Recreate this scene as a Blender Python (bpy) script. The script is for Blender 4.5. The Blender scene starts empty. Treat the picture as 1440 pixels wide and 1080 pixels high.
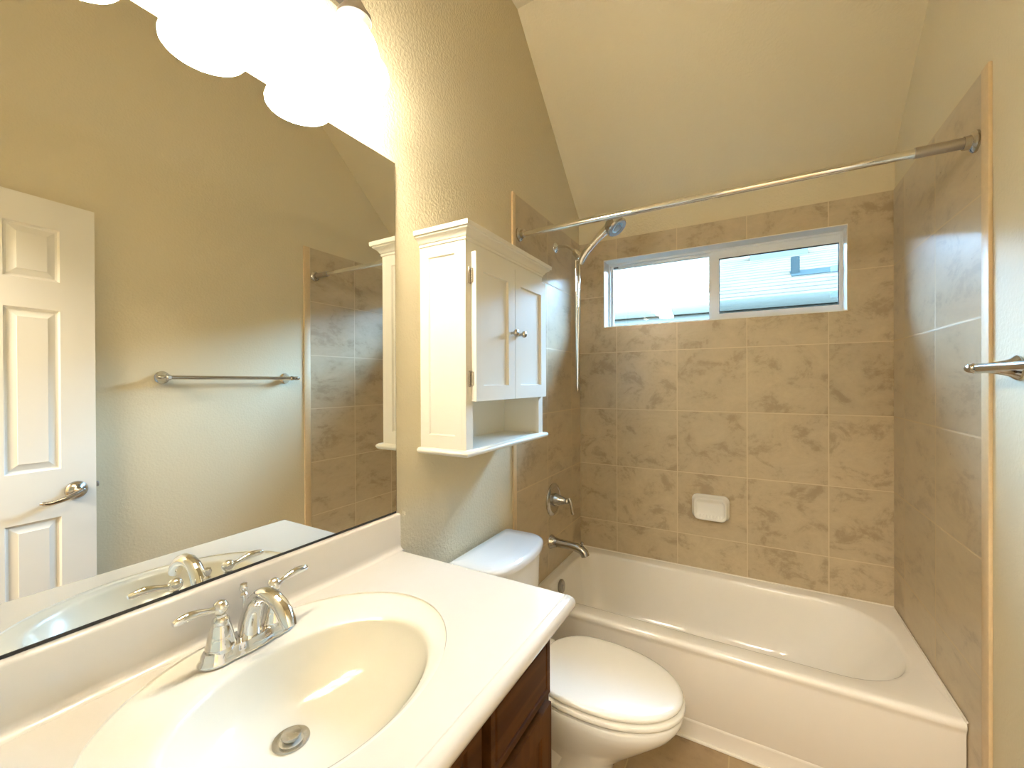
import bpy, bmesh, math, random
from mathutils import Vector as V, Matrix
random.seed(4)
S = bpy.context.scene
C = S.collection
pi = math.pi

# ------------------------------------------------------------------ camera
W = 1.524                      # room width; left wall x=0, tiled end wall y=0, floor z=0
cam_d = bpy.data.cameras.new('camera')
cam = bpy.data.objects.new('camera', cam_d); C.objects.link(cam)
cam_d.sensor_fit = 'HORIZONTAL'; cam_d.sensor_width = 36.0
cam_d.lens = 36.0 * 586.76 / 1440.0
cam_d.clip_start = 0.02; cam_d.clip_end = 200
yaw, pitch, roll = 0.5185, -0.0032, -0.0043
cf = V((-math.sin(yaw) * math.cos(pitch), math.cos(yaw) * math.cos(pitch), math.sin(pitch)))
cr = V((math.cos(yaw), math.sin(yaw), 0)); cu = cr.cross(cf)
r2 = cr * math.cos(roll) + cu * math.sin(roll)
u2 = cu * math.cos(roll) - cr * math.sin(roll)
m = Matrix((r2, u2, -cf)).transposed().to_4x4()
m.translation = V((0.9466, -2.5233, 1.4151))
cam.matrix_world = m
S.camera = cam

# ------------------------------------------------------------------ view, world, daylight
S.view_settings.view_transform = 'Standard'
S.view_settings.look = 'None'
S.view_settings.gamma = 1.0
S.view_settings.use_curve_mapping = False
S.view_settings.exposure = 0.1
S.cycles.use_denoising = True
S.cycles.max_bounces = 14
S.cycles.diffuse_bounces = 7
S.cycles.glossy_bounces = 7
S.cycles.transmission_bounces = 8
S.cycles.transparent_max_bounces = 12
S.cycles.caustics_reflective = False
S.cycles.caustics_refractive = False
S.cycles.sample_clamp_indirect = 6.0

SKY = 108.0
LAMP_W = 1.6
SHADE_E = 72.0
HALL_W = 80.0
LAMP_COL = (1.0, 0.90, 0.735)

world = bpy.data.worlds.new('sky'); S.world = world
world.use_nodes = True
nt = world.node_tree
bgn = nt.nodes['Background']
tc = nt.nodes.new('ShaderNodeTexCoord'); sep = nt.nodes.new('ShaderNodeSeparateXYZ')
rmp = nt.nodes.new('ShaderNodeValToRGB')
nt.links.new(tc.outputs['Generated'], sep.inputs[0]); nt.links.new(sep.outputs['Z'], rmp.inputs[0])
rmp.color_ramp.elements[0].color = (0.03, 0.035, 0.04, 1); rmp.color_ramp.elements[0].position = 0.0
rmp.color_ramp.elements[1].color = (0.32, 0.60, 1.0, 1); rmp.color_ramp.elements[1].position = 0.9
e = rmp.color_ramp.elements.new(0.03); e.color = (0.40, 0.68, 1.0, 1)
nt.links.new(rmp.outputs[0], bgn.inputs['Color']); bgn.inputs['Strength'].default_value = SKY

pd = bpy.data.lights.new('window_portal', 'AREA'); pd.shape = 'RECTANGLE'; pd.size = 1.19; pd.size_y = 0.42
pd.cycles.is_portal = True
po = bpy.data.objects.new('window_portal', pd); C.objects.link(po)
po.location = (0.757, 0.17, 1.958); po.rotation_euler = (-pi / 2, 0, 0)

hl = bpy.data.lights.new('hall_fill', 'AREA'); hl.shape = 'DISK'; hl.size = 0.7; hl.energy = HALL_W; hl.color = (1, 0.91, 0.78)  # added fill lamp in the unseen hallway, without a fixture
ho = bpy.data.objects.new('hall_fill', hl); C.objects.link(ho); ho.location = (0.9, -3.35, 2.49)


# ------------------------------------------------------------------ mesh helpers
class B:
    def __init__(s): s.bm = bmesh.new()

    def box(s, x0, x1, y0, y1, z0, z1, bev=0.0, seg=2):
        vs = [s.bm.verts.new((x, y, z)) for x in (x0, x1) for y in (y0, y1) for z in (z0, z1)]
        fs = [(0, 1, 3, 2), (4, 6, 7, 5), (0, 4, 5, 1), (2, 3, 7, 6), (0, 2, 6, 4), (1, 5, 7, 3)]
        fl = [s.bm.faces.new([vs[i] for i in f]) for f in fs]
        if bev:
            ed = list({e for f in fl for e in f.edges})
            bmesh.ops.bevel(s.bm, geom=ed, offset=bev, segments=seg, profile=0.5, affect='EDGES')
        return s

    def loft(s, rings, cap0=True, cap1=True, closed=False):
        R = [[s.bm.verts.new(p) for p in r] for r in rings]
        n = len(R[0])
        pairs = list(zip(R, R[1:]))
        if closed: pairs.append((R[-1], R[0]))
        for a, b in pairs:
            for i in range(n):
                j = (i + 1) % n
                s.bm.faces.new((a[i], a[j], b[j], b[i]))
        if not closed:
            if cap0: s.bm.faces.new(R[0][::-1])
            if cap1: s.bm.faces.new(R[-1])
        return s

    def lathe(s, prof, o=(0, 0, 0), ax=(0, 0, 1), n=32, cap0=True, cap1=True):
        o = V(o); ax = V(ax).normalized()
        a = ax.orthogonal().normalized(); b = ax.cross(a)
        rings = [[o + ax * t + (a * math.cos(2 * pi * k / n) + b * math.sin(2 * pi * k / n)) * max(r, 1e-5) for k in range(n)] for r, t in prof]
        return s.loft(rings, cap0, cap1)

    def tube(s, pts, r, n=16, flat=None, up=None):
        pts = [V(p) for p in pts]; N = len(pts)
        rs = r if isinstance(r, (list, tuple)) else [r] * N
        fl = flat if isinstance(flat, (list, tuple)) else [flat or 1.0] * N
        T = []
        for i in range(N):
            T.append((pts[min(i + 1, N - 1)] - pts[max(i - 1, 0)]).normalized())
        a = V(up) if up else T[0].orthogonal()
        rings = []
        for i in range(N):
            a = (a - T[i] * a.dot(T[i])).normalized(); b = T[i].cross(a)
            rings.append([pts[i] + (a * math.cos(2 * pi * k / n) * fl[i] + b * math.sin(2 * pi * k / n)) * rs[i] for k in range(n)])
        return s.loft(rings)

    def frame(s, o, i, d0, d1, ax='y', bev=0.0):
        """rectangular ring: outer (u0,u1,v0,v1), inner the same, between depths d0 and d1 along ax"""
        def P(u, v, d): return {'y': (u, d, v), 'x': (d, u, v), 'z': (u, v, d)}[ax]
        def rr(q, d): return [P(q[0], q[2], d), P(q[1], q[2], d), P(q[1], q[3], d), P(q[0], q[3], d)]
        rings = [rr(o, d1), rr(o, d0), rr(i, d0), rr(i, d1)]
        return s.loft(rings, closed=True)

    def prism(s, poly, d0, d1, ax='x'):
        def P(u, v, d): return {'x': (d, u, v), 'y': (u, d, v), 'z': (u, v, d)}[ax]
        return s.loft([[P(u, v, d0) for u, v in poly], [P(u, v, d1) for u, v in poly]])

    def slab(s, u0, u1, v0, v1, d0, d1, panels, prof, P):
        """a door leaf: back at d0, face at d1, panels (u0,u1,v0,v1) shaped by prof [(inset, depth)]; P maps (u,v,d)"""
        us = sorted({u0, u1} | {p[0] for p in panels} | {p[1] for p in panels})
        vs = sorted({v0, v1} | {p[2] for p in panels} | {p[3] for p in panels})
        for i in range(len(us) - 1):
            for j in range(len(vs) - 1):
                a, b, c, d = us[i], us[i + 1], vs[j], vs[j + 1]
                pc = [p for p in panels if p[0] <= a and b <= p[1] and p[2] <= c and d <= p[3]]
                if pc:
                    if (a, b, c, d) != pc[0]: continue
                    rings = []
                    for ins, dep in [(0, 0)] + list(prof):
                        rings.append([P(x, y, d1 - dep) for x, y in ((a + ins, c + ins), (b - ins, c + ins), (b - ins, d - ins), (a + ins, d - ins))])
                    s.loft(rings, cap0=False, cap1=True)
                else:
                    s.bm.faces.new([s.bm.verts.new(P(x, y, d1)) for x, y in ((a, c), (b, c), (b, d), (a, d))])
        k = 0.0015
        o = [(u0, v0), (u1, v0), (u1, v1), (u0, v1)]
        pts = [[P(us[i], v0, d1) for i in range(len(us))], ]
        # rim
        loop = [(u, v0) for u in us] + [(u1, v) for v in vs[1:]] + [(u, v1) for u in us[::-1][1:]] + [(u0, v) for v in vs[::-1][1:-1]]
        s.loft([[P(u, v, d1) for u, v in loop], [P(u, v, d0) for u, v in loop]], cap0=False, cap1=True)
        bmesh.ops.remove_doubles(s.bm, verts=s.bm.verts[:], dist=1e-5)
        return s


def rrect(x0, x1, y0, y1, r, k=6, z=0.0):
    """rounded rectangle outline, counter-clockwise; r = radius or four radii (x1y0, x1y1, x0y1, x0y0)"""
    rs = r if isinstance(r, (list, tuple)) else [r] * 4
    cs = [(x1, y0, -pi / 2, -1, 1), (x1, y1, 0, -1, -1), (x0, y1, pi / 2, 1, -1), (x0, y0, pi, 1, 1)]
    out = []
    for (cx, cy, a0, sx, sy), q in zip(cs, rs):
        for i in range(k + 1):
            a = a0 + pi / 2 * i / k
            out.append(V((cx + sx * q + math.cos(a) * q, cy + sy * q + math.sin(a) * q, z)))
    return out


def wloc(o):
    p = V((0, 0, 0))
    while o: p += o.location; o = o.parent
    return p


def ob(name, b, mat, parent=None, smooth=35, local=False):
    bm = b.bm
    bmesh.ops.recalc_face_normals(bm, faces=bm.faces[:])
    if parent is not None and not local:
        bmesh.ops.translate(bm, verts=bm.verts[:], vec=-wloc(parent))
    me = bpy.data.meshes.new(name); bm.to_mesh(me); bm.free()
    if smooth:
        me.shade_smooth(); me.set_sharp_from_angle(angle=math.radians(smooth))
    me.materials.append(mat)
    o = bpy.data.objects.new(name, me); C.objects.link(o)
    if parent is not None: o.parent = parent
    return o


def tag(o, label, cat, group=None):
    o['label'] = label; o['category'] = cat
    if group: o['group'] = group
    return o


def thing(name, label, cat, loc=(0, 0, 0), rz=0.0, group=None):
    o = bpy.data.objects.new(name, None); C.objects.link(o); o.empty_display_size = 0.1
    o.location = loc; o.rotation_euler = (0, 0, rz)
    return tag(o, label, cat, group)


def struct(name, b, mat, smooth=35):
    o = ob(name, b, mat, None, smooth); o['kind'] = 'structure'
    return o


def dup(root, dvec):
    def cp(o, par):
        c = o.copy(); C.objects.link(c)
        if par is not None: c.parent = par
        for ch in list(o.children): cp(ch, c)
        return c
    r = cp(root, root.parent)
    r.location = r.location + V(dvec)
    return r


# ------------------------------------------------------------------ materials
def new(name):
    mt = bpy.data.materials.new(name); mt.use_nodes = True
    n = mt.node_tree; p = n.nodes['Principled BSDF']
    return mt, n, p


def nd(n, t, **kw):
    x = n.nodes.new(t)
    for k, v in kw.items():
        if k.startswith('i_'):
            x.inputs[int(k[2:]) if k[2:].isdigit() else k[2:]].default_value = v
        else: setattr(x, k, v)
    return x


def simple(name, col, rough=0.5, metal=0.0, bump=0.0, bscale=40, coat=0.0, var=0.0, spec=None):
    mt, n, p = new(name)
    p.inputs['Base Color'].default_value = (*col, 1)
    p.inputs['Roughness'].default_value = rough
    p.inputs['Metallic'].default_value = metal
    p.inputs['Coat Weight'].default_value = coat
    if spec is not None: p.inputs['Specular IOR Level'].default_value = spec
    tcx = nd(n, 'ShaderNodeTexCoord')
    nz = nd(n, 'ShaderNodeTexNoise'); nz.inputs['Scale'].default_value = bscale; nz.inputs['Detail'].default_value = 4
    n.links.new(tcx.outputs['Object'], nz.inputs['Vector'])
    if var:
        mx = nd(n, 'ShaderNodeMix', data_type='RGBA', blend_type='MIX')
        mx.inputs[6].default_value = (*[c * (1 - var) for c in col], 1); mx.inputs[7].default_value = (*[min(1, c * (1 + var)) for c in col], 1)
        n.links.new(nz.outputs['Fac'], mx.inputs[0]); n.links.new(mx.outputs[2], p.inputs['Base Color'])
    if bump:
        bp = nd(n, 'ShaderNodeBump'); bp.inputs['Strength'].default_value = bump; bp.inputs['Distance'].default_value = 0.002
        n.links.new(nz.outputs['Fac'], bp.inputs['Height']); n.links.new(bp.outputs['Normal'], p.inputs['Normal'])
    return mt


def math_n(n, op, a, b=None, c=None):
    x = nd(n, 'ShaderNodeMath', operation=op)
    for i, q in enumerate((a, b, c)):
        if q is None: continue
        if isinstance(q, (int, float)): x.inputs[i].default_value = q
        else: n.links.new(q, x.inputs[i])
    return x.outputs[0]


def paint(name, col, strength=0.5, rough=0.55):
    mt, n, p = new(name)
    t = nd(n, 'ShaderNodeTexCoord')
    a = nd(n, 'ShaderNodeTexNoise'); a.inputs['Scale'].default_value = 95; a.inputs['Detail'].default_value = 3; a.inputs['Roughness'].default_value = 0.55
    n.links.new(t.outputs['Object'], a.inputs['Vector'])
    r = nd(n, 'ShaderNodeMapRange'); r.inputs[1].default_value = 0.38; r.inputs[2].default_value = 0.66
    n.links.new(a.outputs['Fac'], r.inputs[0])
    bp = nd(n, 'ShaderNodeBump'); bp.inputs['Strength'].default_value = strength; bp.inputs['Distance'].default_value = 0.0025
    n.links.new(r.outputs[0], bp.inputs['Height']); n.links.new(bp.outputs['Normal'], p.inputs['Normal'])
    p.inputs['Base Color'].default_value = (*col, 1); p.inputs['Roughness'].default_value = rough
    return mt


def tile_mat(name, uax, u0, vax, v0, T, light, dark, grout, rough=0.29, gw=0.0022, su=1.0):
    mt, n, p = new(name)
    t = nd(n, 'ShaderNodeTexCoord'); s = nd(n, 'ShaderNodeSeparateXYZ')
    n.links.new(t.outputs['Object'], s.inputs[0])
    u = math_n(n, 'ADD', s.outputs[uax], 20 * T - u0); v = math_n(n, 'ADD', s.outputs[vax], 20 * T - v0)
    du = math_n(n, 'PINGPONG', u, T / 2); dv = math_n(n, 'PINGPONG', v, T / 2)
    d = math_n(n, 'MINIMUM', du, dv)
    mask = nd(n, 'ShaderNodeMapRange'); mask.inputs[1].default_value = gw * 0.7; mask.inputs[2].default_value = gw * 1.3
    n.links.new(d, mask.inputs[0])
    iu = math_n(n, 'FLOOR', math_n(n, 'DIVIDE', u, T)); iv = math_n(n, 'FLOOR', math_n(n, 'DIVIDE', v, T))
    cv = nd(n, 'ShaderNodeCombineXYZ'); n.links.new(iu, cv.inputs[0]); n.links.new(iv, cv.inputs[1])
    wn = nd(n, 'ShaderNodeTexWhiteNoise', noise_dimensions='3D'); n.links.new(cv.outputs[0], wn.inputs['Vector'])
    # per tile offset so the clouding does not run on over the joints
    co = nd(n, 'ShaderNodeCombineXYZ')
    n.links.new(u, co.inputs[0]); n.links.new(v, co.inputs[1])
    sc = nd(n, 'ShaderNodeVectorMath', operation='SCALE'); n.links.new(wn.outputs['Color'], sc.inputs[0]); sc.inputs['Scale'].default_value = 3.7
    ad = nd(n, 'ShaderNodeVectorMath', operation='ADD'); n.links.new(co.outputs[0], ad.inputs[0]); n.links.new(sc.outputs[0], ad.inputs[1])
    mp = nd(n, 'ShaderNodeMapping'); mp.inputs['Scale'].default_value = (su, 1.15, 1.0); n.links.new(ad.outputs[0], mp.inputs[0])
    n1 = nd(n, 'ShaderNodeTexNoise'); n1.inputs['Scale'].default_value = 7.5; n1.inputs['Detail'].default_value = 9; n1.inputs['Roughness'].default_value = 0.68; n1.inputs['Distortion'].default_value = 0.5
    n2 = nd(n, 'ShaderNodeTexNoise'); n2.inputs['Scale'].default_value = 34; n2.inputs['Detail'].default_value = 8; n2.inputs['Roughness'].default_value = 0.7
    n.links.new(mp.outputs[0], n1.inputs['Vector']); n.links.new(mp.outputs[0], n2.inputs['Vector'])
    rp = nd(n, 'ShaderNodeValToRGB')
    rp.color_ramp.elements[0].position = 0.40; rp.color_ramp.elements[0].color = (*dark, 1)
    rp.color_ramp.elements[1].position = 0.62; rp.color_ramp.elements[1].color = (*light, 1)
    e = rp.color_ramp.elements.new(0.475); e.color = (*[a * 0.35 + b * 0.65 for a, b in zip(dark, light)], 1)
    mixf = math_n(n, 'ADD', math_n(n, 'MULTIPLY', n1.outputs['Fac'], 0.76), math_n(n, 'MULTIPLY', n2.outputs['Fac'], 0.24))
    n.links.new(mixf, rp.inputs[0])
    hv = nd(n, 'ShaderNodeHueSaturation')
    val = math_n(n, 'ADD', math_n(n, 'MULTIPLY', wn.outputs['Value'], 0.12), 0.94)
    n.links.new(val, hv.inputs['Value']); n.links.new(rp.outputs[0], hv.inputs['Color'])
    mx = nd(n, 'ShaderNodeMix', data_type='RGBA'); mx.inputs[6].default_value = (*grout, 1)
    n.links.new(mask.outputs[0], mx.inputs[0]); n.links.new(hv.outputs[0], mx.inputs[7])
    n.links.new(mx.outputs[2], p.inputs['Base Color'])
    rr = math_n(n, 'ADD', math_n(n, 'MULTIPLY', mask.outputs[0], rough - 0.8), 0.8)
    rr = math_n(n, 'ADD', rr, math_n(n, 'MULTIPLY', math_n(n, 'SUBTRACT', n2.outputs['Fac'], 0.5), 0.08))
    n.links.new(rr, p.inputs['Roughness'])
    hh = math_n(n, 'ADD', math_n(n, 'MULTIPLY', mask.outputs[0], 2.0), math_n(n, 'MULTIPLY', mixf, 0.8))
    bp = nd(n, 'ShaderNodeBump'); bp.inputs['Strength'].default_value = 0.10; bp.inputs['Distance'].default_value = 0.002
    n.links.new(hh, bp.inputs['Height']); n.links.new(bp.outputs['Normal'], p.inputs['Normal'])
    return mt


def wood_mat(name, c0, c1, vertical=True):
    mt, n, p = new(name)
    t = nd(n, 'ShaderNodeTexCoord'); mp = nd(n, 'ShaderNodeMapping')
    mp.inputs['Scale'].default_value = (30, 30, 2.2) if vertical else (30, 2.2, 30)
    n.links.new(t.outputs['Object'], mp.inputs[0])
    a = nd(n, 'ShaderNodeTexNoise'); a.inputs['Scale'].default_value = 1.0; a.inputs['Detail'].default_value = 6; a.inputs['Distortion'].default_value = 0.6
    n.links.new(mp.outputs[0], a.inputs['Vector'])
    rp = nd(n, 'ShaderNodeValToRGB'); rp.color_ramp.elements[0].position = 0.3; rp.color_ramp.elements[0].color = (*c0, 1)
    rp.color_ramp.elements[1].position = 0.7; rp.color_ramp.elements[1].color = (*c1, 1)
    n.links.new(a.outputs['Fac'], rp.inputs[0]); n.links.new(rp.outputs[0], p.inputs['Base Color'])
    p.inputs['Roughness'].default_value = 0.5
    p.inputs['Specular IOR Level'].default_value = 0.06
    bp = nd(n, 'ShaderNodeBump'); bp.inputs['Strength'].default_value = 0.12; bp.inputs['Distance'].default_value = 0.001
    n.links.new(a.outputs['Fac'], bp.inputs['Height']); n.links.new(bp.outputs['Normal'], p.inputs['Normal'])
    return mt


def glass_mat(name, tint, refl=0.08):
    mt, n, p = new(name); n.nodes.remove(p)
    out = n.nodes['Material Output']
    tr = nd(n, 'ShaderNodeBsdfTransparent'); tr.inputs[0].default_value = (*tint, 1)
    gl = nd(n, 'ShaderNodeBsdfGlossy'); gl.inputs['Roughness'].default_value = 0.0
    fr = nd(n, 'ShaderNodeFresnel'); fr.inputs['IOR'].default_value = 1.3
    mx = nd(n, 'ShaderNodeMixShader')
    n.links.new(fr.outputs[0], mx.inputs[0]); n.links.new(tr.outputs[0], mx.inputs[1]); n.links.new(gl.outputs[0], mx.inputs[2])
    n.links.new(mx.outputs[0], out.inputs['Surface'])
    return mt


T = 0.3457; ZT = 2.2893; TX0 = 0.2409; TY0 = -0.145
WALL = (0.655, 0.585, 0.415)
M = {}
M['paint'] = paint('beige_wall_paint', WALL, 0.36)
M['paint_soft'] = paint('beige_orange_peel_paint', WALL, 0.16)
M['ceil'] = paint('beige_ceiling_paint', WALL, 0.25)
LT, DK, GR = (0.53, 0.44, 0.30), (0.36, 0.285, 0.185), (0.62, 0.525, 0.365)
M['tile_end'] = tile_mat('brown_tile_end_wall', 0, TX0, 2, ZT, T, LT, DK, GR)
M['tile_side'] = tile_mat('brown_tile_side_wall', 1, TY0, 2, ZT, T, LT, (0.385, 0.305, 0.20), GR, su=0.6, gw=0.003)
M['floor'] = tile_mat('brown_floor_tile', 0, 0.875, 1, -1.02, 0.33, (0.36, 0.26, 0.15), (0.24, 0.165, 0.09), (0.45, 0.35, 0.2), 0.4)
M['trim'] = simple('tan_bullnose_trim', (0.66, 0.51, 0.31), 0.45, bump=0.15, bscale=60, var=0.08)
M['white_paint'] = simple('white_semi_gloss_paint', (0.82, 0.80, 0.74), 0.35, bump=0.03, bscale=120)
M['cab_white'] = simple('white_cabinet_paint', (0.80, 0.775, 0.69), 0.38, bump=0.04, bscale=150)
M['vinyl'] = simple('white_vinyl', (0.80, 0.80, 0.78), 0.35, bump=0.02, bscale=90)
M['marble'] = simple('cream_cultured_marble', (0.67, 0.615, 0.53), 0.16, bump=0.01, bscale=30, coat=0.3, var=0.012)
M['basin'] = simple('cream_basin_marble', (0.76, 0.72, 0.61), 0.14, bump=0.01, bscale=30, coat=0.3, var=0.012)
M['porcelain'] = simple('white_porcelain', (0.87, 0.86, 0.82), 0.10, bump=0.008, bscale=20, coat=0.4, var=0.01)
M['seat'] = simple('white_seat_plastic', (0.88, 0.86, 0.80), 0.18, bump=0.008, bscale=20, var=0.01)
M['enamel'] = simple('white_tub_enamel', (0.87, 0.84, 0.78), 0.16, bump=0.01, bscale=25, coat=0.3, var=0.01)
M['caulk'] = simple('white_caulk', (0.82, 0.78, 0.70), 0.5, bump=0.1, bscale=80)
M['chrome'] = simple('polished_chrome', (0.86, 0.85, 0.83), 0.06, 1.0, bump=0.01, bscale=15)
M['soft_chrome'] = simple('soft_chrome', (0.62, 0.61, 0.59), 0.12, 1.0, bump=0.01, bscale=15)
M['nickel'] = simple('satin_nickel', (0.55, 0.52, 0.48), 0.20, 1.0, bump=0.02, bscale=60)
M['brushed'] = simple('brushed_sleeve_metal', (0.42, 0.39, 0.36), 0.38, 1.0, bump=0.1, bscale=200)
M['steel'] = simple('dull_steel', (0.62, 0.60, 0.55), 0.25, 1.0, bump=0.02, bscale=60)
M['sprayface'] = simple('grey_spray_face', (0.36, 0.36, 0.37), 0.4, 0.3, bump=0.1, bscale=300)
M['dark'] = simple('dark_rubber_and_drain_shade', (0.02, 0.018, 0.015), 0.6, bump=0.05)
M['mirror'] = simple('silvered_mirror', (0.95, 0.955, 0.92), 0.0, 1.0)
M['wood'] = wood_mat('dark_walnut_stain', (0.038, 0.014, 0.004), (0.082, 0.033, 0.009))
M['woodh'] = wood_mat('dark_walnut_stain_cross', (0.038, 0.014, 0.004), (0.082, 0.033, 0.009), False)
M['void'] = simple('cabinet_dark_interior', (0.02, 0.011, 0.007), 0.7, bump=0.05)
M['glass'] = glass_mat('clear_window_glass', (0.96, 0.98, 0.98))
M['screen'] = glass_mat('insect_screen_and_glass', (0.70, 0.73, 0.74))
M['bulb'], n_, p_ = new('glowing_bulb')
p_.inputs['Emission Color'].default_value = (*LAMP_COL, 1); p_.inputs['Emission Strength'].default_value = 20
p_.inputs['Base Color'].default_value = (1, 1, 1, 1)
# frosted glass shade: lit from within, the glow is weaker at the neck above the bulb
M['shade'], n_, p_ = new('frosted_glass_shade')
t_ = nd(n_, 'ShaderNodeTexCoord'); s_ = nd(n_, 'ShaderNodeSeparateXYZ'); n_.links.new(t_.outputs['Object'], s_.inputs[0])
r_ = nd(n_, 'ShaderNodeMapRange'); r_.inputs[1].default_value = 2.272; r_.inputs[2].default_value = 2.245
r_.inputs[3].default_value = 0.2; r_.inputs[4].default_value = SHADE_E
n_.links.new(s_.outputs['Z'], r_.inputs[0]); n_.links.new(r_.outputs[0], p_.inputs['Emission Strength'])
p_.inputs['Emission Color'].default_value = (*LAMP_COL, 1); p_.inputs['Base Color'].default_value = (0.9, 0.88, 0.82, 1); p_.inputs['Roughness'].default_value = 0.3
SHADE_NODE = r_
M['clip'] = simple('translucent_clip_plastic', (0.75, 0.85, 0.95), 0.4)
M['clip'].node_tree.nodes['Principled BSDF'].inputs['Transmission Weight'].default_value = 0.8
# outside
def shingle():
    mt, n, p = new('pale_roof_shingles')
    t = nd(n, 'ShaderNodeTexCoord'); s = nd(n, 'ShaderNodeSeparateXYZ'); n.links.new(t.outputs['Object'], s.inputs[0])
    v = math_n(n, 'ADD', math_n(n, 'MULTIPLY', s.outputs['Y'], 1.09), 20.0)
    row = math_n(n, 'FLOOR', math_n(n, 'DIVIDE', v, 0.21))
    fr = math_n(n, 'FRACT', math_n(n, 'DIVIDE', v, 0.21))
    c = nd(n, 'ShaderNodeCombineXYZ')
    n.links.new(math_n(n, 'FLOOR', math_n(n, 'ADD', math_n(n, 'DIVIDE', s.outputs['X'], 0.3), math_n(n, 'MULTIPLY', row, 0.37))), c.inputs[0]); n.links.new(row, c.inputs[1])
    w = nd(n, 'ShaderNodeTexWhiteNoise', noise_dimensions='2D'); n.links.new(c.outputs[0], w.inputs['Vector'])
    line = nd(n, 'ShaderNodeMapRange'); line.inputs[1].default_value = 0.10; line.inputs[2].default_value = 0.24
    n.links.new(fr, line.inputs[0])
    mx = nd(n, 'ShaderNodeMix', data_type='RGBA'); mx.inputs[6].default_value = (0.050, 0.035, 0.0215, 1); mx.inputs[7].default_value = (0.061, 0.041, 0.0245, 1)
    n.links.new(w.outputs['Value'], mx.inputs[0])
    m2 = nd(n, 'ShaderNodeMix', data_type='RGBA'); m2.inputs[6].default_value = (0.023, 0.019, 0.014, 1)
    n.links.new(line.outputs[0], m2.inputs[0]); n.links.new(mx.outputs[2], m2.inputs[7]); n.links.new(m2.outputs[2], p.inputs['Base Color'])
    p.inputs['Roughness'].default_value = 0.9; p.inputs['Specular IOR Level'].default_value = 0
    return mt
M['shingle'] = shingle()
M['fascia'] = simple('blue_grey_fascia', (0.060, 0.058, 0.048), 0.8, bump=0.05, spec=0)
M['gutter'] = simple('pale_gutter', (0.060, 0.054, 0.041), 0.8, bump=0.05, spec=0)
M['ventpipe'] = simple('grey_vent_pipe', (0.0180, 0.0210, 0.0190), 0.8, bump=0.05, spec=0)
M['siding'] = simple('house_siding', (0.012, 0.011, 0.010), 0.8, bump=0.1, spec=0)

# ------------------------------------------------------------------ room shell
YF = -2.53; ZC = 3.171; YK = -0.80; ZB = 2.459
wx0, wx1, wz0, wz1 = 0.163, 1.352, 1.752, 2.165
struct('floor', B().box(-0.12, W + 0.12, YF - 1.6, 0.16, -0.08, 0.0), M['floor'])
prof = [(0.16, -0.08), (0.16, 2.459 - 0.14), (0.006, ZB), (YK, ZC), (YF - 0.12, ZC), (YF - 0.12, -0.08)]
wl = struct('wall_left', B().prism(prof, -0.12, 0.0), M['paint'])
wr = struct('wall_right', B().prism(prof, W, W + 0.12), M['paint_soft'])
wb = struct('wall_back', B().frame((0, W, 0, ZB), (wx0, wx1, wz0, wz1), 0.006, 0.16), M['paint'])
ce = struct('ceiling', B().prism([(0.16, 2.459 - 0.14), (0.006, ZB), (YK, ZC), (YF - 0.12, ZC), (YF - 0.12, ZC + 0.1), (YK, ZC + 0.1), (0.16, ZB + 0.1)], -0.12, W + 0.12), M['ceil'])
dx0, dx1, dz = 0.775, 1.425, 2.165
struct('wall_front', B().prism([(0, 0), (dx0, 0), (dx0, dz), (dx1, dz), (dx1, 0), (W, 0), (W, ZC), (0, ZC)], YF - 0.12, YF, 'y'), M['paint'])
# hallway beyond the doorway
struct('wall_hall_left', B().box(-0.12, 0.0, YF - 1.6, YF - 0.12, 0, 2.5), M['paint'])
struct('wall_hall_right', B().box(W, W + 0.12, YF - 1.6, YF - 0.12, 0, 2.5), M['paint'])
struct('wall_hall_back', B().box(0, W, YF - 1.7, YF - 1.6, 0, 2.5), M['paint'])
struct('ceiling_hall', B().box(-0.12, W + 0.12, YF - 1.7, YF - 0.12, 2.5, 2.58), M['ceil'])
# door casing
struct('trim_1', B().prism([(dx0 - 0.055, 0), (dx0 + 0.0, 0), (dx0 + 0.0, dz), (dx1, dz), (dx1, 0), (dx1 + 0.055, 0), (dx1 + 0.055, dz + 0.055), (dx0 - 0.055, dz + 0.055)], YF, YF + 0.012, 'y'), M['white_paint'])
# tile surround above the tub, kept just proud of the painted walls
zr = 0.378
ts = ob('tile_surround', B().frame((0.006, W - 0.006, zr, ZT), (wx0, wx1, wz0, wz1), 0.0, 0.006), M['tile_end'], wb, smooth=0)
ob('tile_surround', B().box(0.0, 0.006, -0.838, 0.0, 0.0, ZT), M['tile_side'], wl, smooth=0)
ob('tile_surround', B().box(W - 0.006, W, -0.838, 0.0, 0.0, ZT), M['tile_side'], wr, smooth=0)
struct('trim_2', B().box(0.0, 0.009, -0.866, -0.838, 0.0, ZT, 0.002), M['trim'])
struct('trim_3', B().box(W - 0.009, W, -0.880, -0.838, 0.0, ZT, 0.002), M['trim'])
struct('baseboard_left', B().box(0.0, 0.012, -1.605, -0.868, 0.0, 0.09, 0.003), M['white_paint'])
struct('baseboard_right', B().box(W - 0.012, W, YF + 0.013, -0.882, 0.0, 0.09, 0.003), M['white_paint'])

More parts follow.
